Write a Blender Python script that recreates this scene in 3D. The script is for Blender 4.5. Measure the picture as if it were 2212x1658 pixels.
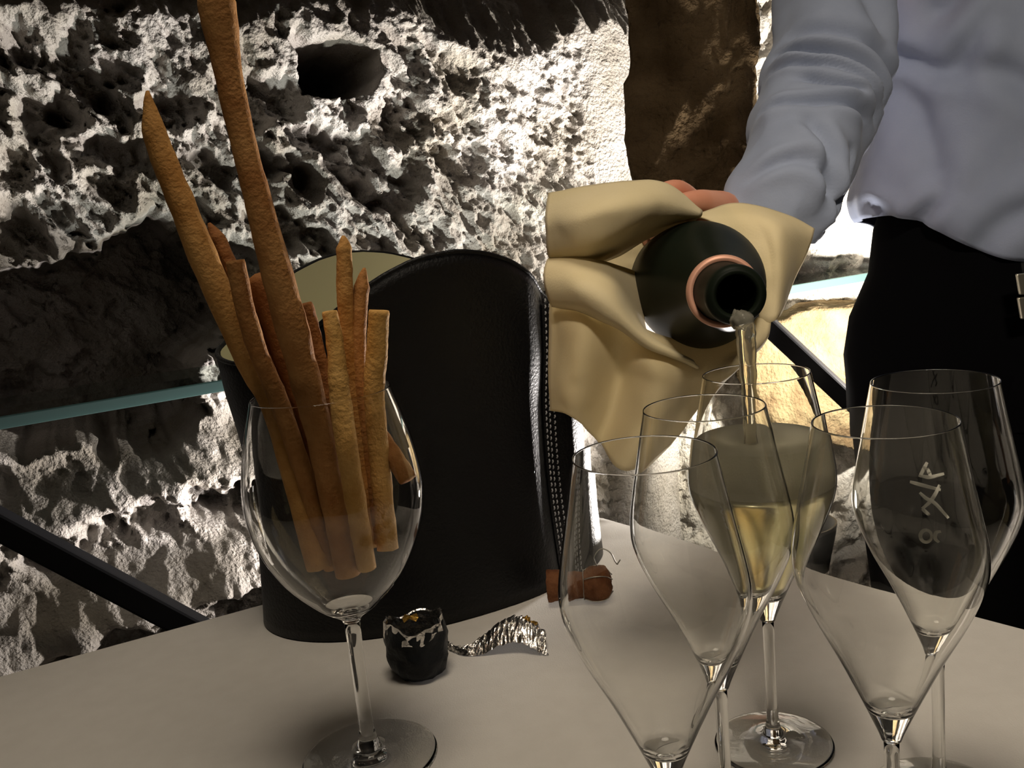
import bpy, bmesh, math, random
import numpy as np
from mathutils import Vector, Matrix, noise as mnoise

# ------------------------------------------------------------------ scene, camera, light
for o in list(bpy.data.objects):
    bpy.data.objects.remove(o)
SC = bpy.context.scene
COL = SC.collection
CAM_Z, TABLE_Z = 1.07, 0.75
FPX, PITCH, ROLL = 2000.0, math.radians(10.5), math.radians(5.6)

cam_data = bpy.data.cameras.new('camera')
cam_data.sensor_fit = 'HORIZONTAL'
cam_data.sensor_width = 36.0
cam_data.lens = 36.0 * FPX / 2212.0
cam_data.clip_start = 0.02
cam = bpy.data.objects.new('camera', cam_data)
COL.objects.link(cam)
cam.matrix_world = (Matrix.Translation((0, 0, CAM_Z))
                    @ Matrix.Rotation(math.pi / 2 - PITCH, 4, 'X')
                    @ Matrix.Rotation(-ROLL, 4, 'Z'))
SC.camera = cam

world = bpy.data.worlds.new('cellar_air')
world.use_nodes = True
world.node_tree.nodes['Background'].inputs[0].default_value = (1.0, 0.86, 0.66, 1)
world.node_tree.nodes['Background'].inputs[1].default_value = 0.012
SC.world = world
SC.view_settings.view_transform = 'Standard'
SC.view_settings.look = 'None'
SC.view_settings.gamma = 1.0
SC.view_settings.use_curve_mapping = False
SC.view_settings.exposure = 0.0
SC.cycles.max_bounces = 20
SC.cycles.transmission_bounces = 20
SC.cycles.transparent_max_bounces = 16
SC.cycles.diffuse_bounces = 2
SC.cycles.glossy_bounces = 5
SC.cycles.caustics_reflective = False
SC.cycles.sample_clamp_indirect = 6.0
SC.cycles.blur_glossy = 0.6

# strengths of the cellar's lamps and the added ones (fixtures are built further down)
CEILING_W = 42.0
CEILING_COL = (1.0, 0.87, 0.70)
UPLIGHT_A = dict(blend=0.85, cone=128, pos=(0.36, 1.175, 0.66), watts=58.0, col=(1.0, 0.93, 0.88))
UPLIGHT_B = dict(blend=0.3, cone=150, pos=(0.62, 1.24, 0.84), watts=44.0, col=(1.0, 0.93, 0.84))

FILL_UPLIGHT = dict(cone=115, pos=(-0.06, 1.09, 0.62), watts=16.0, col=(1.0, 0.93, 0.91))  # added unseen lamp, lifts the dim left part of the rock wall
rng = np.random.default_rng(11)
random.seed(5)


def ray(px, py):
    a, b = px - 1106.0, py - 829.0
    u = a * math.cos(ROLL) - b * math.sin(ROLL)
    v = a * math.sin(ROLL) + b * math.cos(ROLL)
    return np.array([u / FPX, math.cos(PITCH) - v / FPX * math.sin(PITCH),
                     -math.sin(PITCH) - v / FPX * math.cos(PITCH)])


def at(px, py, y):
    """world point seen at photo pixel (px, py) that stands y metres in front of the camera"""
    d = ray(px, py)
    return Vector(d * (y / d[1])) + Vector((0, 0, CAM_Z))


def onz(px, py, z):
    d = ray(px, py)
    return Vector(d * ((z - CAM_Z) / d[2])) + Vector((0, 0, CAM_Z))


# ------------------------------------------------------------------ materials
def mat(name, col, rough=0.6, metal=0.0, spec=0.5, col2=None, nscale=20.0, bump=0.0, bscale=80.0, detail=6.0,
        sheen=0.0, trans=0.0, ior=1.5, coat=0.0, stretch=None, ramp=(0.35, 0.65), sss=0.0, bdist=0.002):
    m = bpy.data.materials.new(name)
    m.use_nodes = True
    nt = m.node_tree
    p = nt.nodes['Principled BSDF']
    p.inputs['Base Color'].default_value = (*col, 1)
    p.inputs['Roughness'].default_value = rough
    p.inputs['Metallic'].default_value = metal
    p.inputs['Specular IOR Level'].default_value = spec
    p.inputs['Transmission Weight'].default_value = trans
    p.inputs['IOR'].default_value = ior
    p.inputs['Coat Weight'].default_value = coat
    p.inputs['Sheen Weight'].default_value = sheen
    if sss:
        p.inputs['Subsurface Weight'].default_value = sss
        p.inputs['Subsurface Radius'].default_value = (0.01, 0.005, 0.003)
    tc = nt.nodes.new('ShaderNodeTexCoord')
    vec = tc.outputs['Object']
    if stretch:
        mp = nt.nodes.new('ShaderNodeMapping')
        mp.inputs['Scale'].default_value = stretch
        nt.links.new(vec, mp.inputs['Vector'])
        vec = mp.outputs['Vector']
    if col2 is not None:
        n = nt.nodes.new('ShaderNodeTexNoise')
        n.inputs['Scale'].default_value = nscale
        n.inputs['Detail'].default_value = detail
        nt.links.new(vec, n.inputs['Vector'])
        r = nt.nodes.new('ShaderNodeValToRGB')
        r.color_ramp.elements[0].position = ramp[0]
        r.color_ramp.elements[1].position = ramp[1]
        r.color_ramp.elements[0].color = (*col, 1)
        r.color_ramp.elements[1].color = (*col2, 1)
        nt.links.new(n.outputs['Fac'], r.inputs['Fac'])
        nt.links.new(r.outputs['Color'], p.inputs['Base Color'])
    if bump:
        n2 = nt.nodes.new('ShaderNodeTexNoise')
        n2.inputs['Scale'].default_value = bscale
        n2.inputs['Detail'].default_value = 5.0
        nt.links.new(vec, n2.inputs['Vector'])
        b = nt.nodes.new('ShaderNodeBump')
        b.inputs['Strength'].default_value = bump
        b.inputs['Distance'].default_value = bdist
        nt.links.new(n2.outputs['Fac'], b.inputs['Height'])
        nt.links.new(b.outputs['Normal'], p.inputs['Normal'])
    return m


M = {}
M['tuff'] = mat('pale_tuff', (0.30, 0.27, 0.225), 0.95, spec=0.12, col2=(0.52, 0.485, 0.45), nscale=9, bump=1.0, bscale=230, bdist=0.006)
M['shaded_brown_rock'] = mat('shaded_brown_rock', (0.032, 0.020, 0.009), 0.95, spec=0.04, col2=(0.075, 0.051, 0.026), nscale=16, bump=1.0, bscale=110, bdist=0.008)  # brown, darkened further to stand in for shade on the pier face
M['bright_rock'] = mat('brightened_rock', (0.60, 0.55, 0.47), 0.95, spec=0.1, col2=(0.78, 0.74, 0.67), nscale=12, bump=1.0, bscale=170, bdist=0.006)  # extra pale so the far wall looks strongly lit; brightness put into the colour
M['beige_rock'] = mat('beige_rock', (0.17, 0.115, 0.06), 0.95, spec=0.08, col2=(0.25, 0.195, 0.105), nscale=22, bump=1.0, bscale=150, bdist=0.005)
M['floor'] = mat('dark_stone_floor', (0.10, 0.085, 0.07), 0.8, col2=(0.16, 0.14, 0.12), nscale=4)
M['plaster'] = mat('cellar_plaster', (0.09, 0.075, 0.055), 0.9, col2=(0.13, 0.11, 0.085), nscale=3)
M['cloth'] = mat('white_tablecloth', (0.70, 0.665, 0.61), 0.9, spec=0.2, col2=(0.73, 0.695, 0.64), nscale=60, bump=0.15, bscale=900, sheen=0.1)
M['wood'] = mat('dark_wood', (0.10, 0.06, 0.03), 0.5, col2=(0.16, 0.09, 0.05), nscale=12)
M['black_metal'] = mat('black_metal', (0.006, 0.006, 0.007), 0.6, spec=0.12)
M['leather'] = mat('black_leather', (0.003, 0.003, 0.0035), 0.46, spec=0.30, bump=0.35, bscale=420)
M['thread'] = mat('grey_thread', (0.30, 0.30, 0.31), 0.6)
M['lining'] = mat('cream_lining', (0.88, 0.86, 0.56), 0.55, spec=0.3)
M['glass'] = mat('clear_glass', (1.0, 1.0, 0.985), 0.0, trans=1.0, ior=1.42)
M['shelf_edge'] = mat('polished_glass_edge', (0.075, 0.125, 0.12), 0.3, spec=0.4)
M['etch'] = mat('frosted_etching', (0.62, 0.60, 0.52), 0.7, spec=0.2)
M['wine'] = mat('sparkling_wine', (0.74, 0.66, 0.36), 0.2, trans=0.5, ior=1.33)
M['stream'] = mat('pouring_wine', (0.98, 0.92, 0.74), 0.04, trans=0.85, ior=1.25)
M['foam'] = mat('wine_foam', (0.62, 0.58, 0.43), 0.6, sss=0.0, bump=0.3, bscale=900)
M['bottle'] = mat('dark_green_bottle', (0.007, 0.010, 0.006), 0.45, spec=0.5, ior=1.17)
M['bottle_in'] = mat('bottle_inside', (0.002, 0.003, 0.002), 0.3, spec=0.2)
M['foil_pink'] = mat('copper_foil', (0.72, 0.38, 0.26), 0.45, metal=0.3)
M['napkin'] = mat('cream_napkin', (0.80, 0.68, 0.41), 0.85, spec=0.15, col2=(0.84, 0.72, 0.46), nscale=25, bump=0.15, bscale=700, sheen=0.1)
M['shirt'] = mat('blue_grey_shirt', (0.29, 0.335, 0.45), 0.85, spec=0.12, col2=(0.31, 0.355, 0.47), nscale=40, bump=0.12, bscale=500, sheen=0.1)
M['trouser'] = mat('black_wool', (0.003, 0.003, 0.0035), 0.95, spec=0.02)
M['skin'] = mat('skin', (0.62, 0.25, 0.15), 0.5, col2=(0.68, 0.32, 0.21), nscale=30, sss=0.1)
M['hair'] = mat('dark_hair', (0.03, 0.02, 0.015), 0.6)
M['shoe'] = mat('black_shoe_leather', (0.01, 0.01, 0.01), 0.3)
M['buckle'] = mat('buckle_metal', (0.72, 0.68, 0.55), 0.3, metal=0.9)
M['silver'] = mat('silver_foil', (0.80, 0.78, 0.75), 0.22, metal=1.0, bump=0.5, bscale=260)
M['gold'] = mat('gold_foil', (0.65, 0.38, 0.08), 0.3, metal=0.9, bump=0.4, bscale=260)
M['black_foil'] = mat('black_foil', (0.008, 0.010, 0.013), 0.5, spec=0.3, bump=0.6, bscale=200)
M['cork'] = mat('cork', (0.10, 0.035, 0.014), 0.8, spec=0.12, col2=(0.22, 0.095, 0.042), nscale=70, bump=0.8, bscale=260)
M['wire'] = mat('steel_wire', (0.35, 0.34, 0.30), 0.35, metal=0.9)
M['housing'] = mat('lamp_housing', (0.03, 0.03, 0.03), 0.5)
BREAD = []
for i, (a, b) in enumerate([((0.36, 0.17, 0.042), (0.50, 0.27, 0.085)), ((0.27, 0.112, 0.03), (0.40, 0.20, 0.065)),
                            ((0.43, 0.225, 0.055), (0.58, 0.34, 0.11)), ((0.19, 0.07, 0.02), (0.30, 0.13, 0.042))]):
    a, b = [tuple(1.22 * c for c in q) for q in (a, b)]
    BREAD.append(mat('baked_crust_%s' % 'abcd'[i], a, 0.75, spec=0.2, col2=b, nscale=55, bump=0.5, bscale=420))


def add_translucency(m, col, w):
    nt = m.node_tree
    p = nt.nodes['Principled BSDF']
    out = nt.nodes['Material Output']
    tr = nt.nodes.new('ShaderNodeBsdfTranslucent')
    tr.inputs['Color'].default_value = (*col, 1)
    mx = nt.nodes.new('ShaderNodeMixShader')
    mx.inputs['Fac'].default_value = w
    nt.links.new(p.outputs['BSDF'], mx.inputs[1])
    nt.links.new(tr.outputs['BSDF'], mx.inputs[2])
    nt.links.new(mx.outputs['Shader'], out.inputs['Surface'])


def thin_glass(name, tint):
    m = bpy.data.materials.new(name)
    m.use_nodes = True
    nt = m.node_tree
    nt.nodes.remove(nt.nodes['Principled BSDF'])
    out = nt.nodes['Material Output']
    tr = nt.nodes.new('ShaderNodeBsdfTransparent')
    tr.inputs['Color'].default_value = (*tint, 1)
    gl = nt.nodes.new('ShaderNodeBsdfGlossy')
    gl.inputs['Roughness'].default_value = 0.02
    fr = nt.nodes.new('ShaderNodeFresnel')
    fr.inputs['IOR'].default_value = 1.45
    mx = nt.nodes.new('ShaderNodeMixShader')
    nt.links.new(fr.outputs['Fac'], mx.inputs['Fac'])
    nt.links.new(tr.outputs['BSDF'], mx.inputs[1])
    nt.links.new(gl.outputs['BSDF'], mx.inputs[2])
    nt.links.new(mx.outputs['Shader'], out.inputs['Surface'])
    return m


add_translucency(M['shelf_edge'], (0.30, 0.50, 0.47), 0.35)
M['shelf_glass'] = thin_glass('shelf_glass', (0.93, 0.98, 0.96))
add_translucency(M["napkin"], (0.80, 0.68, 0.44), 0.22)
add_translucency(M['foam'], (0.80, 0.76, 0.60), 0.40)


# ------------------------------------------------------------------ object helpers
def link(o, parent=None):
    COL.objects.link(o)
    if parent is not None:
        o.parent = parent
    return o


def mesh_obj(name, verts, faces, m, parent=None, smooth=True):
    me = bpy.data.meshes.new(name)
    me.from_pydata([tuple(v) for v in verts], [], faces)
    me.update()
    if smooth:
        me.polygons.foreach_set('use_smooth', [True] * len(me.polygons))
    me.materials.append(m)
    return link(bpy.data.objects.new(name, me), parent)


def thing(name, label, cat, loc=(0, 0, 0), group=None):
    o = bpy.data.objects.new(name, None)
    o.empty_display_size = 0.02
    o.location = loc
    link(o)
    return tag(o, label, cat, group)


def tag(o, label, cat, group=None):
    o['label'] = label
    o['category'] = cat
    if group:
        o['group'] = group
    return o


def struct(o):
    o['kind'] = 'structure'
    return o


def recalc(o):
    bm = bmesh.new()
    bm.from_mesh(o.data)
    bmesh.ops.recalc_face_normals(bm, faces=bm.faces)
    bm.to_mesh(o.data)
    bm.free()
    return o


def grid_faces(nu, nv, wrap_u=False, wrap_v=False, off=0):
    """faces of a grid of nu rows by nv columns, vertex index = row * nv + column"""
    f = []
    for i in range(nu if wrap_u else nu - 1):
        for j in range(nv if wrap_v else nv - 1):
            i2, j2 = (i + 1) % nu, (j + 1) % nv
            f.append((off + i * nv + j, off + i * nv + j2, off + i2 * nv + j2, off + i2 * nv + j))
    return f


def lathe_data(profile, seg=64, origin=(0, 0, 0), axis=None, closed=False):
    """profile of (radius, height); axis a unit vector for height"""
    o = Vector(origin)
    if axis is None:
        ex, ey, ez = Vector((1, 0, 0)), Vector((0, 1, 0)), Vector((0, 0, 1))
    else:
        ez = Vector(axis).normalized()
        ex = ez.orthogonal().normalized()
        ey = ez.cross(ex)
    v = []
    for r, h in profile:
        for k in range(seg):
            a = 2 * math.pi * k / seg
            v.append(o + ez * h + (ex * math.cos(a) + ey * math.sin(a)) * max(r, 1e-5))
    f = grid_faces(len(profile), seg, wrap_v=True)
    if closed:
        n = len(profile)
        for k in range(seg):
            f.append(((n - 1) * seg + k, (n - 1) * seg + (k + 1) % seg, (k + 1) % seg, k))
    return v, f


def lathe(name, profile, m, parent=None, seg=64, origin=(0, 0, 0), axis=None, closed=False, smooth=True):
    v, f = lathe_data(profile, seg, origin, axis, closed)
    return recalc(mesh_obj(name, v, f, m, parent, smooth))


def crom(pts, n):
    """Catmull-Rom resample of a list of vectors (any dimension) to n points"""
    p = np.array([list(q) for q in pts], float)
    p = np.vstack([2 * p[0] - p[1], p, 2 * p[-1] - p[-2]])
    out = []
    k = len(p) - 3
    for i in range(n):
        t = i / (n - 1) * k
        s = min(int(t), k - 1)
        t -= s
        a, b, c, d = p[s], p[s + 1], p[s + 2], p[s + 3]
        out.append(0.5 * (2 * b + (c - a) * t + (2 * a - 5 * b + 4 * c - d) * t * t + (3 * b - a - 3 * c + d) * t ** 3))
    return np.array(out)


def tube_data(path, radii, seg=12, cap=True, off=0):
    path = [Vector(p) for p in path]
    v, n = [], len(path)
    t0 = (path[1] - path[0]).normalized()
    ex = t0.orthogonal().normalized()
    for i, p in enumerate(path):
        t = (path[min(i + 1, n - 1)] - path[max(i - 1, 0)]).normalized()
        ex = (ex - t * ex.dot(t)).normalized()
        ey = t.cross(ex)
        r = radii[i] if hasattr(radii, '__len__') else radii
        for k in range(seg):
            a = 2 * math.pi * k / seg
            v.append(p + (ex * math.cos(a) + ey * math.sin(a)) * r)
    f = grid_faces(n, seg, wrap_v=True, off=off)
    if cap:
        f.append(tuple(off + k for k in range(seg))[::-1])
        f.append(tuple(off + (n - 1) * seg + k for k in range(seg)))
    return v, f


def tube(name, path, radii, m, parent=None, seg=12, cap=True):
    v, f = tube_data(path, radii, seg, cap)
    return recalc(mesh_obj(name, v, f, m, parent))


def bar(name, a, b, w, h, m, parent=None):
    """square bar from a to b"""
    a, b = Vector(a), Vector(b)
    d = (b - a).normalized()
    s = d.cross(Vector((0, 0, 1)))
    s = s.normalized() if s.length > 1e-4 else Vector((1, 0, 0))
    u = s.cross(d)
    v = [p + s * i * w / 2 + u * j * h / 2 for p in (a, b) for i, j in ((-1, -1), (1, -1), (1, 1), (-1, 1))]
    f = [(0, 1, 2, 3), (7, 6, 5, 4), (0, 4, 5, 1), (1, 5, 6, 2), (2, 6, 7, 3), (3, 7, 4, 0)]
    return bevel(recalc(mesh_obj(name, v, f, m, parent, False)), min(w, h) * 0.12)


def bevel(o, w, seg=2):
    b = o.modifiers.new('bevel', 'BEVEL')
    b.width = w
    b.segments = seg
    b.limit_method = 'ANGLE'
    return o


def subsurf(o, lv=2):
    s = o.modifiers.new('subsurf', 'SUBSURF')
    s.levels = lv
    s.render_levels = lv
    return o


# ------------------------------------------------------------------ rock relief noise (numpy)
def vnoise(x, y, seed):
    xi, yi = np.floor(x).astype(int), np.floor(y).astype(int)
    xf, yf = x - xi, y - yi
    xf = xf * xf * xf * (xf * (xf * 6 - 15) + 10)
    yf = yf * yf * yf * (yf * (yf * 6 - 15) + 10)
    tab = np.random.default_rng(seed).random(65536)

    def h(i, j):
        return tab[((i * 73856093) ^ (j * 19349663)) & 65535]
    return ((h(xi, yi) * (1 - xf) + h(xi + 1, yi) * xf) * (1 - yf) + (h(xi, yi + 1) * (1 - xf) + h(xi + 1, yi + 1) * xf) * yf)


def fbm(x, y, seed, octv=5, gain=0.5):
    a, s, t = 1.0, 0.0, 0.0
    for k in range(octv):
        s = s + a * (vnoise(x * 2 ** k + 17.3 * k, y * 2 ** k - 9.1 * k, seed + k) - 0.5)
        t += a
        a *= gain
    return s / t * 2


def worley(x, y, seed):
    """nearest and second nearest distance and the random value of the nearest cell"""
    xi, yi = np.floor(x).astype(int), np.floor(y).astype(int)
    g = np.random.default_rng(seed)
    tx, ty, tr = g.random(65536), g.random(65536), g.random(65536)
    f1 = np.full(x.shape, 9.0)
    f2 = np.full(x.shape, 9.0)
    rv = np.zeros(x.shape)
    for i in (-1, 0, 1):
        for j in (-1, 0, 1):
            ci, cj = xi + i, yi + j
            h = ((ci * 73856093) ^ (cj * 19349663)) & 65535
            d = np.hypot(ci + tx[h] - x, cj + ty[h] - y)
            near = d < f1
            f2 = np.where(near, f1, np.minimum(f2, d))
            rv = np.where(near, tr[h], rv)
            f1 = np.where(near, d, f1)
    return f1, f2, rv


def sst(a, b, x):
    t = np.clip((x - a) / (b - a), 0, 1)
    return t * t * (3 - 2 * t)


def pits(s, z, cell, seed, lo=0.12, hi=0.62, active=0.75, slant=0.0, tall=1.0):
    """0..1 depth of irregular pits of about the given cell size"""
    u = s / cell + slant * z / cell
    v = z / (cell * tall)
    wu = fbm(u * 1.3, v * 1.3, seed + 50, 4, 0.6) * 0.55
    wv = fbm(u * 1.3 + 31, v * 1.3 + 7, seed + 60, 4, 0.6) * 0.55
    f1, f2, rv = worley(u + wu, v + wv, seed)
    return (1 - sst(lo, hi, f1)) * (rv < active) * (0.45 + 0.55 * rv / active)


def heightfield(name, origin, along, s_rng, z_rng, step, hfun, m):
    """rock face: a plane running along 'along' and upright, pushed out by hfun(s, z) along its normal"""
    al = Vector((*along, 0)).normalized()
    nrm = Vector((al.y, -al.x, 0))
    ns = int((s_rng[1] - s_rng[0]) / step) + 1
    nz = int((z_rng[1] - z_rng[0]) / step) + 1
    S, Z = np.meshgrid(np.linspace(*s_rng, ns), np.linspace(*z_rng, nz))
    H = hfun(S, Z)
    js = fbm(S * 90, Z * 90, 301, 2) * step * 0.9
    jz = fbm(S * 90, Z * 90, 311, 2) * step * 0.9
    X = origin[0] + al.x * (S + js) + nrm.x * H
    Y = origin[1] + al.y * (S + js) + nrm.y * H
    V = np.stack([X, Y, Z + jz], -1).reshape(-1, 3)
    idx = np.arange(ns * nz).reshape(nz, ns)
    F = np.stack([idx[:-1, :-1], idx[:-1, 1:], idx[1:, 1:], idx[1:, :-1]], -1).reshape(-1, 4)
    me = bpy.data.meshes.new(name)
    me.vertices.add(len(V))
    me.vertices.foreach_set('co', V.astype(np.float32).ravel())
    me.loops.add(F.size)
    me.loops.foreach_set('vertex_index', F.astype(np.int32).ravel())
    me.polygons.add(len(F))
    me.polygons.foreach_set('loop_start', np.arange(0, F.size, 4, dtype=np.int32))
    me.polygons.foreach_set('use_smooth', np.ones(len(F), dtype=bool))
    me.update(calc_edges=True)
    me.materials.append(m)
    return struct(link(bpy.data.objects.new(name, me)))


# ------------------------------------------------------------------ the cellar
WK = (0.20, 1.45)                       # foot of the wall's right-hand end
WA = (0.913, 0.409)                     # the wall runs this way


def wp(px, py):
    """(s, z) on the left wall plane for a photo pixel"""
    d = ray(px, py)
    n = np.array([WA[1], -WA[0]])
    t = (WK[0] * n[0] + WK[1] * n[1]) / (d[0] * n[0] + d[1] * n[1])
    p = d * t
    return (p[0] - WK[0]) * WA[0] + (p[1] - WK[1]) * WA[1], p[2] + CAM_Z


def blob(S, Z, pts, soft=0.012, wob=0.02, seed=7):
    """soft mask inside a polygon given in photo pixels on the left wall"""
    P = [wp(*p) for p in pts]
    s = S + fbm(S * 22, Z * 22, seed, 4, 0.6) * wob
    z = Z + fbm(S * 22 + 9, Z * 22 + 5, seed + 9, 4, 0.6) * wob
    inside = np.zeros(S.shape, bool)
    dist = np.full(S.shape, 9.0)
    for (x1, y1), (x2, y2) in zip(P, P[1:] + P[:1]):
        c = ((y1 > z) != (y2 > z)) & (s < (x2 - x1) * (z - y1) / (y2 - y1 + 1e-12) + x1)
        inside ^= c
        dx, dy = x2 - x1, y2 - y1
        t = np.clip(((s - x1) * dx + (z - y1) * dy) / (dx * dx + dy * dy), 0, 1)
        dist = np.minimum(dist, np.hypot(s - x1 - t * dx, z - y1 - t * dy))
    sd = np.where(inside, dist, -dist)
    return sst(-soft, soft, sd)


def wall_left_height(S, Z):
    h = fbm(S * 3.2, Z * 3.2, 1, 4) * 0.014 + 0.20 * np.clip(-S - 0.35, 0, 1) ** 2
    top = wp(500, 60)[1] - (S + 0.5) * 0.03 + fbm(S * 6, Z * 3, 71, 3) * 0.05 + fbm(S * 24, Z * 6, 75, 4, 0.6) * 0.035
    smooth = np.maximum(sst(top - 0.05, top + 0.03, Z) * (1 - 0.35 * sst(-0.32, -0.18, S)), 0)
    # ledges at the lower left: face, sloping top, face, sloping top
    z1, z2, z3, z4 = wp(200, 950)[1], wp(200, 1075)[1], wp(200, 1140)[1], wp(200, 1265)[1]
    left = 1 - sst(-0.36, -0.22, S)
    zz = Z + fbm(S * 7, Z * 3, 81, 4) * 0.022
    ledge = (0.085 * (1 - sst(z2, z1, zz)) + 0.085 * (1 - sst(z4, z3, zz))) * left
    slope = (sst(z2 - 0.015, z2 + 0.01, zz) * (1 - sst(z1, z1 + 0.05, zz)) + sst(z4 - 0.015, z4 + 0.01, zz) * (1 - sst(z3 - 0.01, z3 + 0.01, zz))) * left
    rough = np.clip(1 - smooth - 0.85 * slope, 0.04, 1) * (1 - 0.9 * sst(-0.075, -0.03, S))
    right = sst(-0.42, -0.16, S)
    big = pits(S, Z, 0.082, 21, 0.20, 0.52, 0.72, slant=0.35)
    mid = pits(S, Z, 0.044, 22, 0.22, 0.56, 0.85, slant=0.45, tall=1.3)
    sml = pits(S, Z, 0.020, 23, 0.20, 0.62, 0.75, slant=0.45, tall=1.35)
    tin = pits(S, Z, 0.0105, 24, 0.2, 0.75, 0.7, slant=0.5, tall=1.4)
    p = big * 0.070 * (1 - 0.95 * right) + mid * 0.045 * (1 - 0.80 * right) + sml * 0.015 * (1 - 0.35 * right) + tin * 0.0062
    h = h - p * rough + ledge - 1.3 * np.clip(Z - top, 0, 1) * smooth
    h = h + fbm(S * 26, Z * 26, 31, 4, 0.62) * 0.0050 * (0.25 + 0.75 * rough) + fbm(S * 95, Z * 95, 41, 3, 0.65) * 0.0040 * (0.35 + 0.65 * rough)
    # the squared dark socket and the big dark recess
    h = h - 0.30 * blob(S, Z, [(655, 95), (745, 84), (815, 105), (826, 150), (800, 195), (720, 202), (668, 195), (652, 150)], 0.006, 0.006)
    rec = blob(S, Z, [(-300, 650), (0, 590), (180, 545), (330, 490), (420, 478), (520, 560), (520, 690), (470, 720), (405, 750), (400, 830), (440, 880), (400, 930), (150, 945), (-300, 960)], 0.014, 0.03)
    h = h * (1 - 0.6 * rec) - 0.30 * rec
    # the wall's end rounds off backwards
    h = h - 2.2 * np.clip(S + 0.045, 0, 1) ** 2
    return h


heightfield('wall_left', WK, WA, (-1.12, 0.10), (0.28, 1.62), 0.0022, wall_left_height, M['tuff'])


def wall_back_height(S, Z):
    h = fbm(S * 4, Z * 4, 101, 4) * 0.05
    p = pits(S, Z, 0.05, 121, 0.12, 0.66, 0.7, slant=-0.6, tall=1.5) * 0.026 + pits(S, Z, 0.022, 122, 0.15, 0.7, 0.7, slant=-0.6, tall=1.5) * 0.011
    h = h - p + fbm(S * 30, Z * 30, 131, 4, 0.6) * 0.008
    return h


heightfield('wall_back', (0.10, 1.63), (1.0, -0.06), (-0.05, 1.30), (0.28, 1.75), 0.0042, wall_back_height, M['bright_rock'])


def rock_mass(name, corners_front, depth, m, amp, seed, lv=6, lean=(0, 0)):
    """a block of rough rock: front outline in x, z at front y, going back by depth"""
    bm = bmesh.new()
    yf, pts = corners_front
    cx = sum(p[0] for p in pts) / len(pts)
    cz = sum(p[1] for p in pts) / len(pts)
    a = [bm.verts.new((x, yf, z)) for x, z in pts]
    b = [bm.verts.new((x + lean[0], yf + depth, z + lean[1])) for x, z in pts]
    n = len(pts)
    ca = bm.verts.new((cx, yf - 0.015, cz))
    cb = bm.verts.new((cx + lean[0], yf + depth, cz + lean[1]))
    for i in range(n):
        j = (i + 1) % n
        bm.faces.new((a[i], a[j], b[j], b[i]))
        bm.faces.new((a[j], a[i], ca))
        bm.faces.new((b[i], b[j], cb))
    bmesh.ops.subdivide_edges(bm, edges=bm.edges, cuts=4, use_grid_fill=True)
    bmesh.ops.triangulate(bm, faces=bm.faces)
    bmesh.ops.subdivide_edges(bm, edges=bm.edges, cuts=3, use_grid_fill=True)
    for _ in range(3):
        bmesh.ops.smooth_vert(bm, verts=bm.verts, factor=0.5, use_axis_x=True, use_axis_y=True, use_axis_z=True)
    bmesh.ops.recalc_face_normals(bm, faces=bm.faces)
    bm.normal_update()
    sv = Vector((seed, seed * 2.1, 0))
    for v in bm.verts:
        q = v.co + sv
        d = (mnoise.fractal(q * 9, 0.9, 2.1, 5) * amp + mnoise.fractal(q * 40, 0.8, 2.1, 4) * amp * 0.35
             - max(0, 0.35 - mnoise.voronoi(q * 28)[0][0]) * amp * 1.0)
        v.co += v.normal * d
    me = bpy.data.meshes.new(name)
    bm.to_mesh(me)
    bm.free()
    me.polygons.foreach_set('use_smooth', [True] * len(me.polygons))
    me.materials.append(m)
    return struct(link(bpy.data.objects.new(name, me)))


rock_mass('wall_pier', (1.20, [(0.186, 1.62), (0.181, 1.35), (0.176, 1.12), (0.184, 0.97), (0.25, 0.945), (0.30, 0.95), (0.315, 1.05), (0.34, 1.17), (0.352, 1.30), (0.37, 1.62)]), 0.075, M['shaded_brown_rock'], 0.014, 3.0, lean=(0.02, 0.02))
rock_mass('wall_boulder', (1.53, [(0.40, 0.835), (0.51, 0.865), (0.68, 0.855), (0.76, 0.76), (0.72, 0.65), (0.57, 0.61), (0.45, 0.65), (0.39, 0.75)]), 0.10, M['beige_rock'], 0.009, 8.0)


def slab(name, x0, x1, y0, y1, z0, z1, m, parent=None):
    v = [(x, y, z) for z in (z0, z1) for x, y in ((x0, y0), (x1, y0), (x1, y1), (x0, y1))]
    f = [(3, 2, 1, 0), (4, 5, 6, 7), (0, 1, 5, 4), (1, 2, 6, 5), (2, 3, 7, 6), (3, 0, 4, 7)]
    return mesh_obj(name, v, f, m, parent, False)


struct(slab('floor', -2.6, 2.6, -2.8, 2.0, -0.1, 0.0, M['floor']))
struct(slab('ceiling', -2.6, 2.6, -2.8, 2.0, 2.5, 2.6, M['plaster']))
struct(slab('wall_front', -2.6, 2.6, -2.9, -2.8, 0.0, 2.5, M['plaster']))
struct(slab('wall_side', -2.7, -2.6, -2.8, 2.0, 0.0, 2.5, M['plaster']))
struct(slab('wall_right', 2.6, 2.7, -2.8, 2.0, 0.0, 2.5, M['plaster']))


# ------------------------------------------------------------------ lamps of the cellar and added fill lamps
def ceiling_lamp(label, pos, watts, size, aim, cone):
    t = thing('ceiling_lamp', label, 'lamp', pos)
    lathe('housing', [(0.001, 0.0), (size * 0.62, 0.0), (size * 0.62, -0.05), (size * 0.55, -0.05), (size * 0.55, -0.02), (0.001, -0.02)], M['housing'], t, 48)
    ld = bpy.data.lights.new('bulb', 'SPOT')
    ld.shadow_soft_size = size * 0.5
    ld.spot_size = math.radians(cone)
    ld.spot_blend = 0.5
    ld.energy = watts
    ld.color = CEILING_COL
    lo = link(bpy.data.objects.new('bulb', ld), t)
    lo.location = (0, 0, -0.06)
    lo.rotation_euler = (Vector(aim) - Vector(pos)).to_track_quat('-Z', 'Y').to_euler()
    return t


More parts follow.
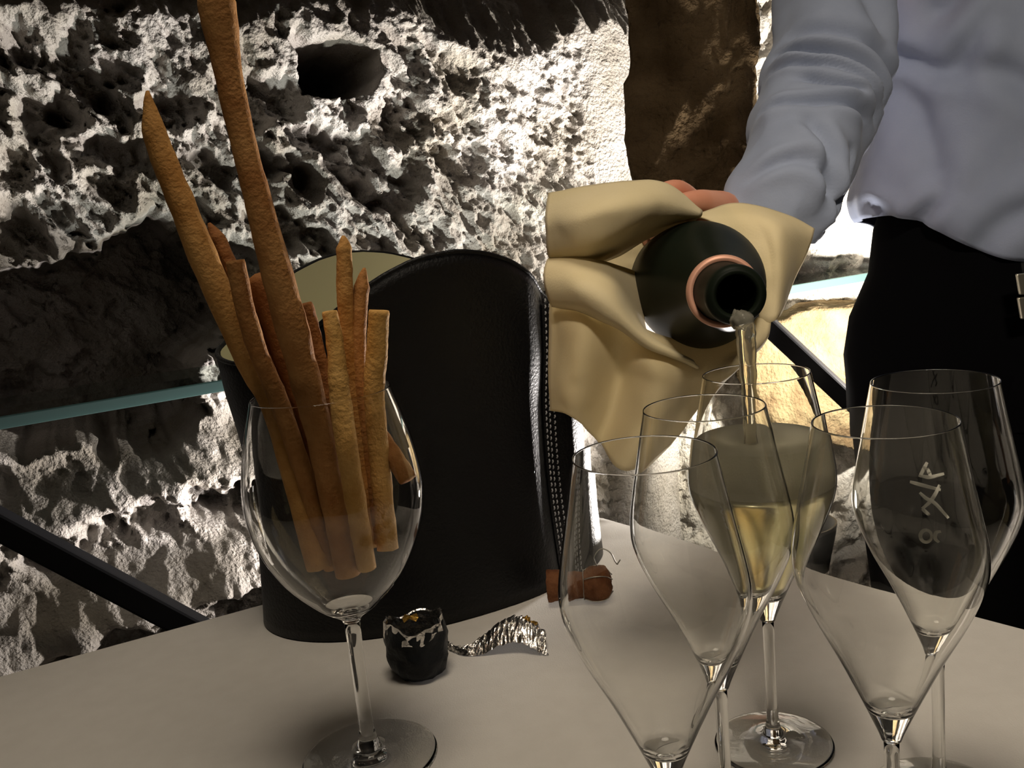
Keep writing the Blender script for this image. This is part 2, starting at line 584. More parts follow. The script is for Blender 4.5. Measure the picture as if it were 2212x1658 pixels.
ceiling_lamp('round ceiling spotlight above the table, out of the picture', (0.0, 0.34, 2.5), CEILING_W, 0.6, (0.0, 0.42, 0.75), 55)
ceiling_lamp('added ceiling spotlight behind the camera, unseen, brightening person and napkin', (0.0, -1.4, 2.5), CEILING_W * 4.2, 0.3, (0.50, 0.86, 1.12), 26)  # added to brighten the shirt and napkin from the front


def uplight(label, spec, aim):
    p = Vector(spec['pos'])
    t = thing('floor_uplight', label, 'lamp', (p.x, p.y, 0))
    lathe('base', [(0.001, 0.0), (0.09, 0.0), (0.09, 0.015), (0.012, 0.02), (0.012, p.z - 0.10), (0.001, p.z - 0.10)], M['housing'], t, 32)
    lathe('shade', [(0.001, p.z - 0.10), (0.03, p.z - 0.10), (0.045, p.z - 0.03), (0.041, p.z - 0.03), (0.026, p.z - 0.09), (0.001, p.z - 0.09)], M['housing'], t, 32)
    ld = bpy.data.lights.new('bulb', 'SPOT')
    ld.energy = spec['watts']
    ld.color = spec['col']
    ld.shadow_soft_size = 0.018
    ld.spot_size = math.radians(spec['cone'])
    ld.spot_blend = spec.get('blend', 0.5)
    lo = link(bpy.data.objects.new('bulb', ld), t)
    lo.location = (0, 0, p.z)
    d = Vector(aim) - p
    lo.rotation_euler = d.to_track_quat('-Z', 'Y').to_euler()
    return t


uplight('black floor uplight behind the table washing the pitted wall', UPLIGHT_A, (0.0, 1.14, 1.0))
uplight('black floor uplight behind the waiter washing the far rock', UPLIGHT_B, (0.44, 1.58, 0.90))

uplight('added black floor uplight hidden behind the bucket to brighten the left wall', FILL_UPLIGHT, (-0.40, 1.17, 1.18))

# ------------------------------------------------------------------ glass wall shelf with slanting black struts
SH = thing('glass_shelf', 'long green-edged glass shelf on slanting black bars along the rock wall', 'shelf')
ra, rb = onz(-140, 937, 0.91), onz(2060, 566, 0.91)
rd = (rb - ra).normalized()
rn = Vector((-rd.y, rd.x, 0))
v = [p + rn * k + Vector((0, 0, zz)) for zz in (-0.006, 0.006) for p, k in ((ra, 0.004), (rb, 0.004), (rb, 0.15), (ra, 0.15))]
f6 = [(3, 2, 1, 0), (4, 5, 6, 7), (0, 1, 5, 4), (1, 2, 6, 5), (2, 3, 7, 6), (3, 0, 4, 7)]
mesh_obj('pane', v, f6, M['shelf_glass'], SH, False)
bar('front_edge', ra, rb, 0.006, 0.0125, M['shelf_edge'], SH)


def strut(a, b):
    d = (b - a).normalized()
    top = a + d * ((0.903 - a.z) / d.z)
    bot = a + d * ((0.0 - a.z) / d.z)
    bar('strut', top, bot, 0.026, 0.026, M['black_metal'], SH)


strut(at(0, 1132, 0.86), at(385, 1337, 0.91))
strut(at(1680, 722, 1.33), at(1955, 978, 1.27))

# ------------------------------------------------------------------ table and cloth
TC, TL, TR = Vector((0.068, 0.935)), Vector((-0.893, 0.449)), Vector((0.62, -0.785))
tl = Vector((-0.893, -0.449)).normalized()
tr = Vector((0.635, -0.773)).normalized()
C0, C1, C3 = TC, TC + tl * 1.05, TC + tr * 0.98
C2 = C1 + (C3 - C0)


def rounded_poly(pts, r, n=8):
    out = []
    k = len(pts)
    for i in range(k):
        p, a, b = pts[i], pts[i - 1], pts[(i + 1) % k]
        da, db = (a - p).normalized(), (b - p).normalized()
        s, e = p + da * r, p + db * r
        for j in range(n + 1):
            t = j / n
            out.append(s * (1 - t) ** 2 + p * 2 * t * (1 - t) + e * t * t)
    return out


TB = thing('dining_table', 'wooden table under the white cloth, its legs hidden', 'table')
cc = (C0 + C2) / 2
poly = rounded_poly([cc + (c - cc) * 0.985 for c in (C0, C1, C2, C3)], 0.03)
n = len(poly)
v = [(p.x, p.y, 0.715) for p in poly] + [(p.x, p.y, TABLE_Z - 0.003) for p in poly]
f = [tuple(range(n))[::-1], tuple(range(n, 2 * n))] + [(i, (i + 1) % n, n + (i + 1) % n, n + i) for i in range(n)]
recalc(mesh_obj('tabletop', v, f, M['wood'], TB, False))
for c in (C0, C1, C2, C3):
    q = cc + (c - cc) * 0.88
    bar('leg', (q.x, q.y, 0.714), (q.x, q.y, 0.0), 0.06, 0.06, M['wood'], TB)

cl_poly = rounded_poly([C0, C1, C2, C3], 0.022)
n = len(cl_poly)
verts, faces = [], []
rows = [(-0.30, 0), (-0.10, 1), (-0.012, 2), (-0.0035, 3), (0.0, 4)]
arc = [0.0]
for i in range(n):
    arc.append(arc[-1] + (cl_poly[(i + 1) % n] - cl_poly[i]).length)
fine = []                                # resample the outline so the hanging cloth can fold
for i in range(n):
    a, b = cl_poly[i], cl_poly[(i + 1) % n]
    k = max(1, int((b - a).length / 0.02))
    for j in range(k):
        fine.append(a + (b - a) * j / k)
n = len(fine)
for dz, lv in rows:
    for i, p in enumerate(fine):
        out = (p - cc).normalized()
        t = (fine[(i + 1) % n] - fine[i - 1]).normalized()
        nm = Vector((t.y, -t.x))
        if nm.dot(out) < 0:
            nm = -nm
        sw = math.sin(i * 0.55) * 0.5 + math.sin(i * 0.23 + 1) * 0.5
        o = {0: 0.006 + 0.012 * (1 + sw), 1: 0.003 + 0.005 * (1 + sw), 2: 0.002, 3: 0.0005, 4: -0.004}[lv]
        q = p + nm * o
        verts.append((q.x, q.y, TABLE_Z + dz))
faces = grid_faces(len(rows), n, wrap_v=True)
faces.append(tuple(range((len(rows) - 1) * n, len(rows) * n)))
cloth = recalc(mesh_obj('tablecloth', verts, faces, M['cloth']))
tag(cloth, 'white cotton tablecloth covering the table', 'tablecloth')

# ------------------------------------------------------------------ champagne bucket
BC = Vector((-0.085, 0.800))
BR = math.radians(25)
BK = thing('champagne_bucket', 'tall black leather champagne bucket with wavy rim and cream lining', 'bucket', (BC.x, BC.y, TABLE_Z))
T_R, T_L = math.radians(-53), math.radians(165)      # the two stitched seams


RIM_T = [-180, -155, -140, -126, -111, -98, -87, -73, -63, -54, -35, -10, 20, 50, 75, 91, 104, 115, 131, 158]
RIM_Z = [.229, .224, .231, .248, .275, .292, .296, .284, .267, .247, .214, .198, .210, .250, .284, .298, .293, .281, .264, .243]


def rim_height(t):
    d = (math.degrees(t) + 180) % 360 - 180
    zz = 0
    for o, w in ((-8, .25), (0, .5), (8, .25)):            # softened so the rim runs smoothly
        zz += w * float(np.interp((d + o + 180) % 360 - 180, RIM_T + [180], RIM_Z + [RIM_Z[0]]))
    return zz


def bucket_pt(t, hrel, inset=0.0):
    """t angle round the oval, hrel 0..1 of the local wall height"""
    d1 = abs((t - T_R + math.pi) % (2 * math.pi) - math.pi)
    d2 = abs((t - T_L + math.pi) % (2 * math.pi) - math.pi)
    top = rim_height(t)
    z = top * hrel
    pinch = -0.010 * math.exp(-(min(d1, d2) / 0.16) ** 2)      # panels pinch in at the seams
    fl = 1.0 - 0.035 * math.sin(math.pi * min(z / 0.2, 1)) + 0.06 * max(0, z - 0.16) / 0.14
    A, B = 0.158 * fl + pinch - inset, 0.101 * fl + pinch - inset
    x, y = A * math.copysign(abs(math.cos(t)) ** 0.92, math.cos(t)), B * math.copysign(abs(math.sin(t)) ** 0.92, math.sin(t))
    return Vector((x * math.cos(BR) - y * math.sin(BR), x * math.sin(BR) + y * math.cos(BR), z + 0.001))


def bucket_panel(name, t0, t1, inset, m, nt=72, nh=28, z0=0.0):
    v = []
    for j in range(nh + 1):
        for i in range(nt + 1):
            v.append(bucket_pt(t0 + (t1 - t0) * i / nt, z0 + (1 - z0) * j / nh, inset))
    return recalc(mesh_obj(name, v, grid_faces(nh + 1, nt + 1), m, BK))


TF0, TF1 = T_L - 2 * math.pi, T_R
for nm, a, b in (('front_panel', TF0, TF1), ('back_panel', T_R, T_L)):
    p = bucket_panel(nm, a, b, 0.0, M['leather'])
    sd = p.modifiers.new('thick', 'SOLIDIFY')
    sd.thickness = 0.0028
    sd.offset = -1.0 if p.data.polygons[0].normal.dot(Vector(p.data.vertices[0].co) * 1) > 0 else 1.0
full = []
for j in range(29):
    for i in range(128):
        full.append(bucket_pt(-math.pi + 2 * math.pi * i / 128, 0.02 + 0.98 * j / 28, 0.0036))
recalc(mesh_obj('lining', full, grid_faces(29, 128, wrap_v=True) + [tuple(range(128))], M['lining'], BK))
bot = [bucket_pt(-math.pi + 2 * math.pi * i / 96, 0.0, 0.004) for i in range(96)]
mesh_obj('base', bot, [tuple(range(96))], M['leather'], BK)
rimp = [bucket_pt(-math.pi + 2 * math.pi * i / 160, 1.0, 0.001) for i in range(161)]
tube('rim_edge', rimp, 0.0019, M['leather'], BK, 8, False)
# stitched seams: a raised strap with rows of single stitches
for T in (T_R, T_L):
    v = []
    w = 0.075
    for j in range(41):
        for i in range(9):
            q = -1 + 2 * i / 8
            p = bucket_pt(T + q * w, j / 40 * 0.985 + 0.005)
            o = Vector((p.x, p.y, 0)).normalized()
            v.append(p + o * (0.0022 - 0.0012 * abs(q) ** 3))
    strap = recalc(mesh_obj('seam_strap', v, grid_faces(41, 9), M['leather'], BK))
    sv, sf = [], []
    for row, q in enumerate((-0.62, 0.0, 0.62)):
        for j in range(46):
            a = bucket_pt(T + q * w, (j + 0.15) / 46 * 0.97 + 0.015)
            b = bucket_pt(T + q * w + 0.006, (j + 0.78) / 46 * 0.97 + 0.015)
            o = Vector((a.x, a.y, 0)).normalized() * 0.0022
            tv, tf = tube_data([a + o * 0.9, (a + b) / 2 + o * 1.25, b + o * 0.9], 0.0007, 5, True, len(sv))
            sv += tv
            sf += tf
    st = mesh_obj('stitching', sv, sf, M['thread'], strap)
    st['kind'] = 'stuff'

# ------------------------------------------------------------------ wine glasses
def glass_profile(outer, wall, inner_bottom):
    """closed profile: outer side from the foot's centre up to the rim, then down the inside"""
    prof = list(outer)
    zr = outer[-1][1]
    inner = []
    for r, z in reversed(outer):
        if z < inner_bottom + 0.004:
            break
        w = wall * (1 + 1.6 * max(0, 1 - (z - inner_bottom) / (0.35 * (zr - inner_bottom))) ** 2)
        inner.append((max(r - w, 0.0004), z))
    rr, zz = outer[-1]
    prof.append((rr - wall * 0.5, zr + wall * 0.5))
    prof += inner
    return prof, inner


def smooth_prof(pts, n):
    return [(max(float(a), 0.0), float(b)) for a, b in crom(pts, n)]


def wine_glass(name, label, x, y, scale_pts, foot_r, stem_r, stem_top, wall, inner_bottom, group):
    """three parts: bowl (hollow), stem, foot"""
    t = thing(name, label, 'wine glass', (x, y, TABLE_Z), group)
    bowl_outer = smooth_prof(scale_pts, 44)
    zr = bowl_outer[-1][1]
    inner = []
    for r, z in reversed(bowl_outer):
        if z < inner_bottom + 0.0035:
            break
        k = max(0.0, 1 - (z - inner_bottom) / (0.45 * (zr - inner_bottom)))
        inner.append((max(r - wall * (1 + 1.8 * k * k), 0.0006), z))
    # round the bottom of the inside
    r0, z0 = inner[-1]
    tail = [(r0 * 0.86, z0 - (z0 - inner_bottom) * 0.45), (r0 * 0.6, z0 - (z0 - inner_bottom) * 0.8), (r0 * 0.3, inner_bottom + (z0 - inner_bottom) * 0.04), (0.0, inner_bottom)]
    inner += tail
    # one closed skin of revolution for the whole bowl down to the stem's top
    (ra_, za_), (rb_, zb_) = bowl_outer[-2], bowl_outer[-1]
    k = 0.0004 / (zb_ - za_)
    near = (rb_ + (ra_ - rb_) * k, zb_ - 0.0004)
    r_low = bowl_outer[0][0]
    prof = [(0.0, stem_top), (r_low * 0.8, stem_top), (r_low * 0.95, stem_top + 0.0001)] + bowl_outer[:-1] + [near, bowl_outer[-1], (rb_ - wall * 0.2, zr + wall * 0.33), (rb_ - wall * 0.5, zr + wall * 0.45), (rb_ - wall * 0.8, zr + wall * 0.33), inner[0], (near[0] - wall, near[1])] + inner[1:]
    bowl = lathe('bowl', prof, M['glass'], t, 96)
    stem = smooth_prof([(stem_r * 1.9, 0.0075), (stem_r * 1.25, 0.014), (stem_r, 0.026), (stem_r * 0.97, stem_top * 0.6), (stem_r * 1.05, stem_top - 0.0004)], 24)
    lathe('stem', [(0.0, 0.0075), (stem[0][0] * 0.9, 0.0075)] + stem + [(stem[-1][0] * 0.9, stem_top - 0.0003), (0.0, stem_top - 0.0003)], M['glass'], t, 40)
    lathe('foot', [(0.0, 0.0004), (foot_r * 0.90, 0.0004), (foot_r * 0.985, 0.0004), (foot_r, 0.0010), (foot_r * 0.99, 0.0017), (foot_r * 0.95, 0.0020), (foot_r * 0.6, 0.0030), (foot_r * 0.3, 0.0042), (stem_r * 2.2, 0.0064), (stem_r * 1.9, 0.0071), (0.0, 0.0071)], M['glass'], t, 96)
    return t, inner


SMALL = [(0.0042, 0.0785), (0.0062, 0.084), (0.0125, 0.0985), (0.0215, 0.118), (0.0315, 0.138), (0.0378, 0.1545), (0.0387, 0.166), (0.0366, 0.180), (0.0328, 0.199), (0.0285, 0.2215)]
GLASSES = [
    ('empty tulip wine glass nearest the camera, left front of the cluster', 0.0490, 0.353),
    ('empty tulip wine glass just left of the one being filled', 0.0885, 0.424),
    ('tulip wine glass being filled with sparkling wine under the bottle', 0.1320, 0.492),
    ('empty tulip wine glass at the right front of the cluster', 0.1500, 0.367),
    ('empty tulip wine glass with an etched emblem against the black trousers', 0.2005, 0.431),
]
made = []
for lab, x, y in GLASSES:
    made.append(wine_glass('wine_glass', lab, x, y, SMALL, 0.034, 0.0031, 0.0782, 0.00062, 0.092, 'tulip wine glasses on the table'))

LARGE = [(0.0052, 0.0900), (0.0075, 0.0935), (0.0200, 0.1030), (0.0365, 0.1220), (0.0478, 0.1450), (0.0518, 0.1660), (0.0508, 0.1840), (0.0465, 0.2060), (0.0397, 0.2295)]
BIG, big_inner = wine_glass('wine_glass', 'large round wine glass holding the breadsticks', -0.109, 0.52, LARGE, 0.0415, 0.0045, 0.0897, 0.0007, 0.0985, None)

# wine and foam in the glass being filled
G3 = made[2][0]
inn = made[2][1]
gx, gy = GLASSES[2][1], GLASSES[2][2]


def inner_r(z):
    pr = sorted((b, a) for a, b in inn)
    return float(np.interp(z, [p[0] for p in pr], [p[1] for p in pr]))


def fill(z0, z1, gap=0.00025, n=26):
    zs = [z0 + (z1 - z0) * (i / (n - 1)) for i in range(n)]
    return [(0.0, z0)] + [(max(inner_r(z) - gap, 0.0002), z) for z in zs[1:]] + [(0.0, z1)]


wine = lathe('wine_fill', fill(0.0945, 0.160), M['wine'], None, 72)
wine.location = (gx, gy, TABLE_Z)
tag(wine, 'pale yellow sparkling wine in the glass being filled', 'wine')
foam = lathe('foam', fill(0.1602, 0.1855), M['foam'], wine, 72)

# etched emblems
def strokes_on_glass(root, gx, gy, strokes, width, prof, wname='etched_emblem'):
    """strokes given as pixel polylines, laid on the near outside of the bowl as thin frosted bands"""
    vs, fs = [], []
    c = Vector((gx, gy, TABLE_Z))
    zs = [b for a, b in prof]
    rs = [a for a, b in prof]

    def hit(px, py):
        d = Vector(ray(px, py))
        o = Vector((0, 0, CAM_Z))
        lo, hi = None, None
        tt = (gy - 0.05) / d.y
        for k in range(400):
            q = o + d * tt
            r = math.hypot(q.x - gx, q.y - gy)
            if r <= np.interp(q.z - TABLE_Z, zs, rs):
                return q
            tt += 0.0003 / d.y
        return q
    for st in strokes:
        pts = [Vector(p) for p in crom([hit(*p) for p in st], max(4, 5 * len(st)))] if len(st) > 2 else [hit(*(np.array(st[0]) * (1 - k / 7) + np.array(st[1]) * k / 7)) for k in range(8)]
        out = []
        for p in pts:
            nrm = Vector((p.x - gx, p.y - gy, 0)).normalized()
            out.append((p + nrm * 0.0003 - c, nrm))
        b0 = len(vs)
        k = len(out)
        for i, (p, nrm) in enumerate(out):
            t = (out[min(i + 1, k - 1)][0] - out[max(i - 1, 0)][0]).normalized()
            sd = t.cross(nrm) * width * (0.65 + 0.35 * math.sin(math.pi * (i + 0.6) / (k + 0.2)))
            vs += [p + sd, p - sd, p + sd - nrm * 0.0002, p - sd - nrm * 0.0002]
        for i in range(k - 1):
            a, b = b0 + i * 4, b0 + i * 4 + 4
            fs += [(a, a + 1, b + 1, b), (a + 2, b + 2, b + 3, a + 3), (a, b, b + 2, a + 2), (a + 1, a + 3, b + 3, b + 1)]
    return mesh_obj(wname, vs, fs, M['etch'], root, False)


def cp(x, y):
    return (1800 + x / 4.738, 900 + y / 4.738)


emb = [[cp(970, 460), cp(890, 610)], [cp(905, 600), cp(1000, 612), cp(1150, 575)], [cp(970, 520), cp(1010, 610)], [cp(790, 660), cp(900, 690), cp(1110, 742)],
       [cp(1100, 690), cp(1055, 780), cp(1000, 860), cp(915, 935)], [cp(915, 935), cp(990, 1000)], [cp(890, 770), cp(960, 830), cp(1050, 880), cp(1190, 1030)],
       [cp(955 + 58 * math.cos(a), 1215 + 62 * math.sin(a)) for a in [k * math.pi / 6 for k in range(13)]],
       [cp(1110, 1165), cp(1060, 1180), cp(1050, 1240), cp(1090, 1280)]]
strokes_on_glass(made[4][0], GLASSES[4][1], GLASSES[4][2], emb, 0.00085, SMALL)
emb3 = [[(1576, 1088), (1583, 1094), (1576, 1100), (1582, 1106)], [(1580, 1110), (1585, 1120)], [(1586, 1124), (1590, 1132), (1598, 1136)]]
strokes_on_glass(made[2][0], gx, gy, emb3, 0.0006, SMALL)

# ------------------------------------------------------------------ breadsticks
def breadstick(label, pts, width, m, top='cut', seed=0, prof=None):
    """pts: (px, py, Y) from the top down; width in photo pixels"""
    P = [at(*p) for p in pts]
    base = P[-1]
    path = crom([tuple(p - base) for p in P], 60)
    dep = 0.53
    r0 = width * dep / 2000 / 2
    R = []
    for i in range(60):
        t = i / 59
        r = r0
        if prof:
            r *= float(np.interp(t, [p[0] for p in prof], [p[1] for p in prof]))
        q = Vector(path[i]) * 60 + Vector((seed * 7.7, 0, 0))
        r *= 1 + 0.07 * mnoise.noise(q * 1.1)
        if top == 'point' and t < 0.12:
            r *= 0.16 + 0.84 * (t / 0.12) ** 0.8
        if top == 'round' and t < 0.05:
            r *= math.sqrt(max(0.03, 1 - (1 - t / 0.05) ** 2))
        if top == 'cut' and i == 0:
            r *= 0.94
        R.append(r)
    v, f = tube_data([Vector(p) for p in path], R, 14, True)
    o = recalc(mesh_obj('breadstick', v, f, m))
    # wrinkled crust
    for vv in o.data.vertices:
        q = vv.co * 210 + Vector((seed, 0, 0))
        vv.co += vv.normal * mnoise.noise(q) * 0.00045
    o.location = base
    return tag(o, label, 'breadstick', 'breadsticks in the large wine glass')


breadstick('long breadstick bent outwards, second tallest, leaning far left', [(318, 196, 0.535), (338, 300, 0.533), (393, 440, 0.53), (458, 600, 0.527), (544, 790, 0.524), (594, 885, 0.522), (646, 1060, 0.52), (690, 1225, 0.518)], 58, BREAD[0], 'point', 1, [(0, 0.75), (0.12, 0.85), (0.4, 1.05), (0.65, 0.95), (1, 1.0)])
breadstick('tallest breadstick with a swollen tip at the top', [(463, -25, 0.50), (478, 70, 0.50), (512, 250, 0.498), (562, 450, 0.496), (612, 640, 0.497), (655, 800, 0.50), (700, 980, 0.508), (752, 1240, 0.512)], 58, BREAD[1], 'round', 2, [(0, 1.15), (0.06, 1.28), (0.12, 1.2), (0.22, 0.92), (0.35, 0.85), (0.6, 1.15), (1, 0.95)])
breadstick('thin dark breadstick tip behind the bent left one', [(452, 482, 0.548), (482, 540, 0.546), (526, 640, 0.543), (582, 770, 0.538), (655, 980, 0.536), (700, 1180, 0.53)], 34, BREAD[3], 'point', 3)
breadstick('breadstick with a flat broken end left of the tallest', [(508, 562, 0.512), (528, 660, 0.511), (558, 760, 0.510), (604, 870, 0.511), (668, 1060, 0.514), (718, 1225, 0.521)], 40, BREAD[1], 'cut', 4)
breadstick('dark round-ended breadstick behind the flat broken one', [(556, 590, 0.538), (590, 680, 0.537), (632, 800, 0.536), (690, 960, 0.533), (745, 1190, 0.53)], 62, BREAD[3], 'round', 5)
breadstick('slim dark breadstick just right of the tallest', [(655, 655, 0.528), (678, 740, 0.528), (702, 840, 0.527), (735, 1000, 0.526), (775, 1215, 0.522)], 40, BREAD[3], 'cut', 6)
breadstick('breadstick with a broken end at the middle front of the glass', [(712, 672, 0.508), (726, 760, 0.504), (735, 860, 0.500), (756, 1010, 0.496), (792, 1225, 0.508)], 44, BREAD[2], 'cut', 7, [(0, 0.75), (0.3, 0.85), (0.5, 1.05), (1, 1.0)])
breadstick('sharp-pointed breadstick, taller of the pointed pair', [(742, 508, 0.540), (744, 560, 0.540), (745, 640, 0.539), (752, 760, 0.538), (768, 900, 0.536), (800, 1180, 0.53)], 36, BREAD[0], 'point', 8)
breadstick('sharp-pointed breadstick, shorter of the pointed pair', [(787, 578, 0.546), (778, 650, 0.544), (772, 740, 0.541), (776, 850, 0.538), (795, 980, 0.536), (826, 1170, 0.53)], 38, BREAD[1], 'point', 9, [(0, 0.9), (0.3, 1.0), (1, 1.1)])
breadstick('pale breadstick with a square end at the right', [(819, 670, 0.522), (814, 760, 0.521), (808, 850, 0.519), (818, 980, 0.520), (838, 1185, 0.516)], 46, BREAD[2], 'cut', 10)
breadstick('short broken breadstick piece jutting right inside the glass', [(882, 1036, 0.517), (850, 985, 0.523), (812, 930, 0.538), (785, 890, 0.545)], 42, BREAD[1], 'cut', 11)

# ------------------------------------------------------------------ capsule, foil strip and cork on the table
def capsule():
    c = onz(903, 1485, TABLE_Z)
    t = thing('foil_capsule', 'crumpled black bottle foil cap with torn silver rim', 'foil cap', (c.x, c.y + 0.022, TABLE_Z))
    nv, nh = 40, 14
    R, H = 0.0215, 0.043

    def pt(a, k, inset=0.0):
        h = k / (nh - 1)
        ax, ay = math.cos(a), math.sin(a)
        top = H * (0.93 + 0.07 * math.sin(a * 2 + 1) + 0.04 * math.sin(a * 5))
        r = R * (0.80 + 0.22 * math.sin(math.pi * min(h * 0.62 + 0.12, 1)))
        if h < 0.15:
            r *= 0.82 + 0.18 * (h / 0.15) ** 0.5
        q = Vector((ax * 1.7, ay * 1.7, h * 2.2))
        r += 0.0030 * mnoise.noise(q * 1.7) + 0.0012 * abs(mnoise.noise(q * 5))
        r -= inset
        return Vector((r * ax, r * ay * 0.9, 0.0006 + top * h))
    v = [pt(2 * math.pi * i / nv, k) for k in range(nh) for i in range(nv)]
    recalc(mesh_obj('outer_foil', v, grid_faces(nh, nv, wrap_v=True) + [tuple(range(nv))], M['black_foil'], t))
    v = []
    for k in range(5, nh):
        for i in range(nv):
            v.append(pt(2 * math.pi * i / nv, k, 0.0012))
    for i in range(nv):                                        # torn lip folded over the outside
        a = 2 * math.pi * i / nv
        v.append(pt(a, nh - 1, 0.0) + Vector((0, 0, 0.0008)))
    for i in range(nv):
        a = 2 * math.pi * i / nv
        drop = 0.5 + 0.5 * math.sin(a * 2 + 0.3) + 0.35 * math.sin(a * 5 + 1)
        q = pt(a, nh - 1, -0.0012)
        q.z -= 0.005 + 0.011 * max(0, drop)
        v.append(q)
    recalc(mesh_obj('torn_lip', v, grid_faces(nh - 5 + 2, nv, wrap_v=True), M['silver'], t, False))
    v = [Vector((0.006 * math.cos(a) - 0.003, 0.006 * math.sin(a) + 0.004, H * 0.95 + 0.002 * math.sin(3 * a))) for a in [k * math.pi / 4 for k in range(8)]] + [Vector((-0.003, 0.004, H * 0.99))]
    mesh_obj('gold_scrap', v, [(i, (i + 1) % 8, 8) for i in range(8)], M['gold'], t, False)
    return t


capsule()


def foil_strip():
    pts = [(966, 1400, 0.001), (1000, 1412, 0.0015), (1040, 1408, 0.004), (1080, 1402, 0.011), (1120, 1398, 0.014), (1155, 1400, 0.010), (1182, 1404, 0.002)]
    P = []
    for px, py, z in pts:
        p = onz(px, py, TABLE_Z)
        P.append((p.x, p.y, TABLE_Z + z))
    base = Vector((P[3][0], P[3][1], TABLE_Z))
    n, w = 64, 9
    C = crom(P, n)
    W = crom([(0.002, 0), (0.004, 0), (0.008, 0), (0.011, 0), (0.013, 0), (0.014, 0), (0.011, 0)], n)
    v = []
    for i in range(n):
        for j in range(w):
            q = -1 + 2 * j / (w - 1)
            z = C[i][2] + 0.0075 * (1 - q * q) * 0.4 + W[i][0] * 0.45 * (q + 0.2)
            c = mnoise.noise(Vector((i * 0.55, j * 0.3, 0))) * 0.0022 + mnoise.noise(Vector((i * 1.6, j * 0.8, 3))) * 0.0012
            v.append(Vector((C[i][0] + c * 0.6, C[i][1] + q * W[i][0] * 0.8, max(z + c, TABLE_Z + 0.0006))) - base)
    o = recalc(mesh_obj('foil_strip', v, grid_faces(n, w), M['silver'], None, False))
    o.location = base
    sd = o.modifiers.new('thick', 'SOLIDIFY')
    sd.thickness = 0.0003
    tag(o, 'crumpled silver foil strip torn from a bottle neck lying on the cloth', 'foil')
    k0 = 46
    v2 = [Vector(v[i * w + j]) + Vector((0, 0.0002, 0.0006)) for i in range(k0, k0 + 12) for j in range(6, w)]
    g = mesh_obj('gold_end', v2, grid_faces(12, w - 6), M['gold'], o, False)
    g['label'] = 'gold coloured end of the foil'
    return o


foil_strip()


def cork():
    hd = onz(1283, 1310, TABLE_Z)
    tl_ = onz(1190, 1316, TABLE_Z)
    ax = Vector((tl_.x - hd.x, tl_.y - hd.y, 0)).normalized()
    o = Vector((hd.x, hd.y + 0.012, TABLE_Z + 0.0155))
    t = thing('champagne_cork', 'brown mushroom cork in its wire cage lying by the bucket', 'cork', (o.x, o.y, TABLE_Z))
    lo = Vector((0, 0, 0.0155))
    prof = smooth_prof([(0.0005, -0.0150), (0.008, -0.0142), (0.0135, -0.010), (0.0152, -0.003), (0.0146, 0.004), (0.0128, 0.009), (0.0112, 0.013), (0.0116, 0.020), (0.0128, 0.030), (0.0130, 0.0345), (0.0118, 0.036), (0.0005, 0.036)], 50)
    c = lathe('cork_body', prof, M['cork'], t, 40, lo, ax)
    for vv in c.data.vertices:
        vv.co += vv.normal * (mnoise.noise(vv.co * 260) * 0.0009)
    # wire cage: ring, four ribs, twisted loop
    side = ax.cross(Vector((0, 0, 1))).normalized()
    up = side.cross(ax)
    ring = [lo + ax * 0.0125 + (side * math.cos(a) + up * math.sin(a)) * 0.0126 for a in [2 * math.pi * k / 32 for k in range(33)]]
    tube('wire_ring', ring, 0.0005, M['wire'], t, 6, False)
    for k in range(4):
        a = math.pi / 4 + k * math.pi / 2
        e = side * math.cos(a) + up * math.sin(a)
        tube('wire_rib', crom([lo + ax * 0.0125 + e * 0.0126, lo + ax * 0.003 + e * 0.0158, lo - ax * 0.008 + e * 0.0152, lo - ax * 0.0155 + e * 0.0075], 14), 0.0005, M['wire'], t, 6)
    b = lo - ax * 0.002 + up * 0.0155
    loop = crom([b, b + up * 0.008 + ax * 0.002, b + up * 0.0135 - ax * 0.005 + side * 0.002, b + up * 0.011 - ax * 0.013, b + up * 0.003 - ax * 0.017, b + up * 0.0005 - ax * 0.019 , b + up * 0.004 - ax * 0.022], 40)
    tube('wire_loop', loop, 0.00055, M['wire'], t, 6)
    return t


cork()

# ------------------------------------------------------------------ bottle, pouring wine
BM, BS = at(1592, 637, 0.466), at(1522, 619, 0.608)
bax = (BS - BM).normalized()
BT = thing('champagne_bottle', 'dark green champagne bottle tipped towards the camera, pouring', 'bottle', BM)
bprof = smooth_prof([(0.0093, 0.0060), (0.0105, 0.0006), (0.0128, 0.0), (0.0150, 0.0025), (0.0156, 0.007), (0.0153, 0.0125), (0.0140, 0.0165), (0.0142, 0.026), (0.0156, 0.040), (0.0178, 0.055), (0.0225, 0.080), (0.0300, 0.108), (0.0385, 0.138), (0.0432, 0.163), (0.0445, 0.185)], 70)
bprof += [(0.0445, 0.285), (0.0435, 0.294), (0.0405, 0.299), (0.030, 0.297), (0.0001, 0.275)]
lathe('body', bprof, M['bottle'], BT, 72, (0, 0, 0), bax)
lathe('mouth_bore', [(0.0097, 0.0020), (0.0093, 0.0060), (0.0090, 0.030), (0.0098, 0.07), (0.0001, 0.071)], M['bottle_in'], BT, 40, (0, 0, 0), bax)
lathe('foil_ring', [(0.0170, 0.0490), (0.0186, 0.0480), (0.0200, 0.0490), (0.0206, 0.0530), (0.0200, 0.0565), (0.0185, 0.0580)], M['foil_pink'], BT, 64, (0, 0, 0), bax)

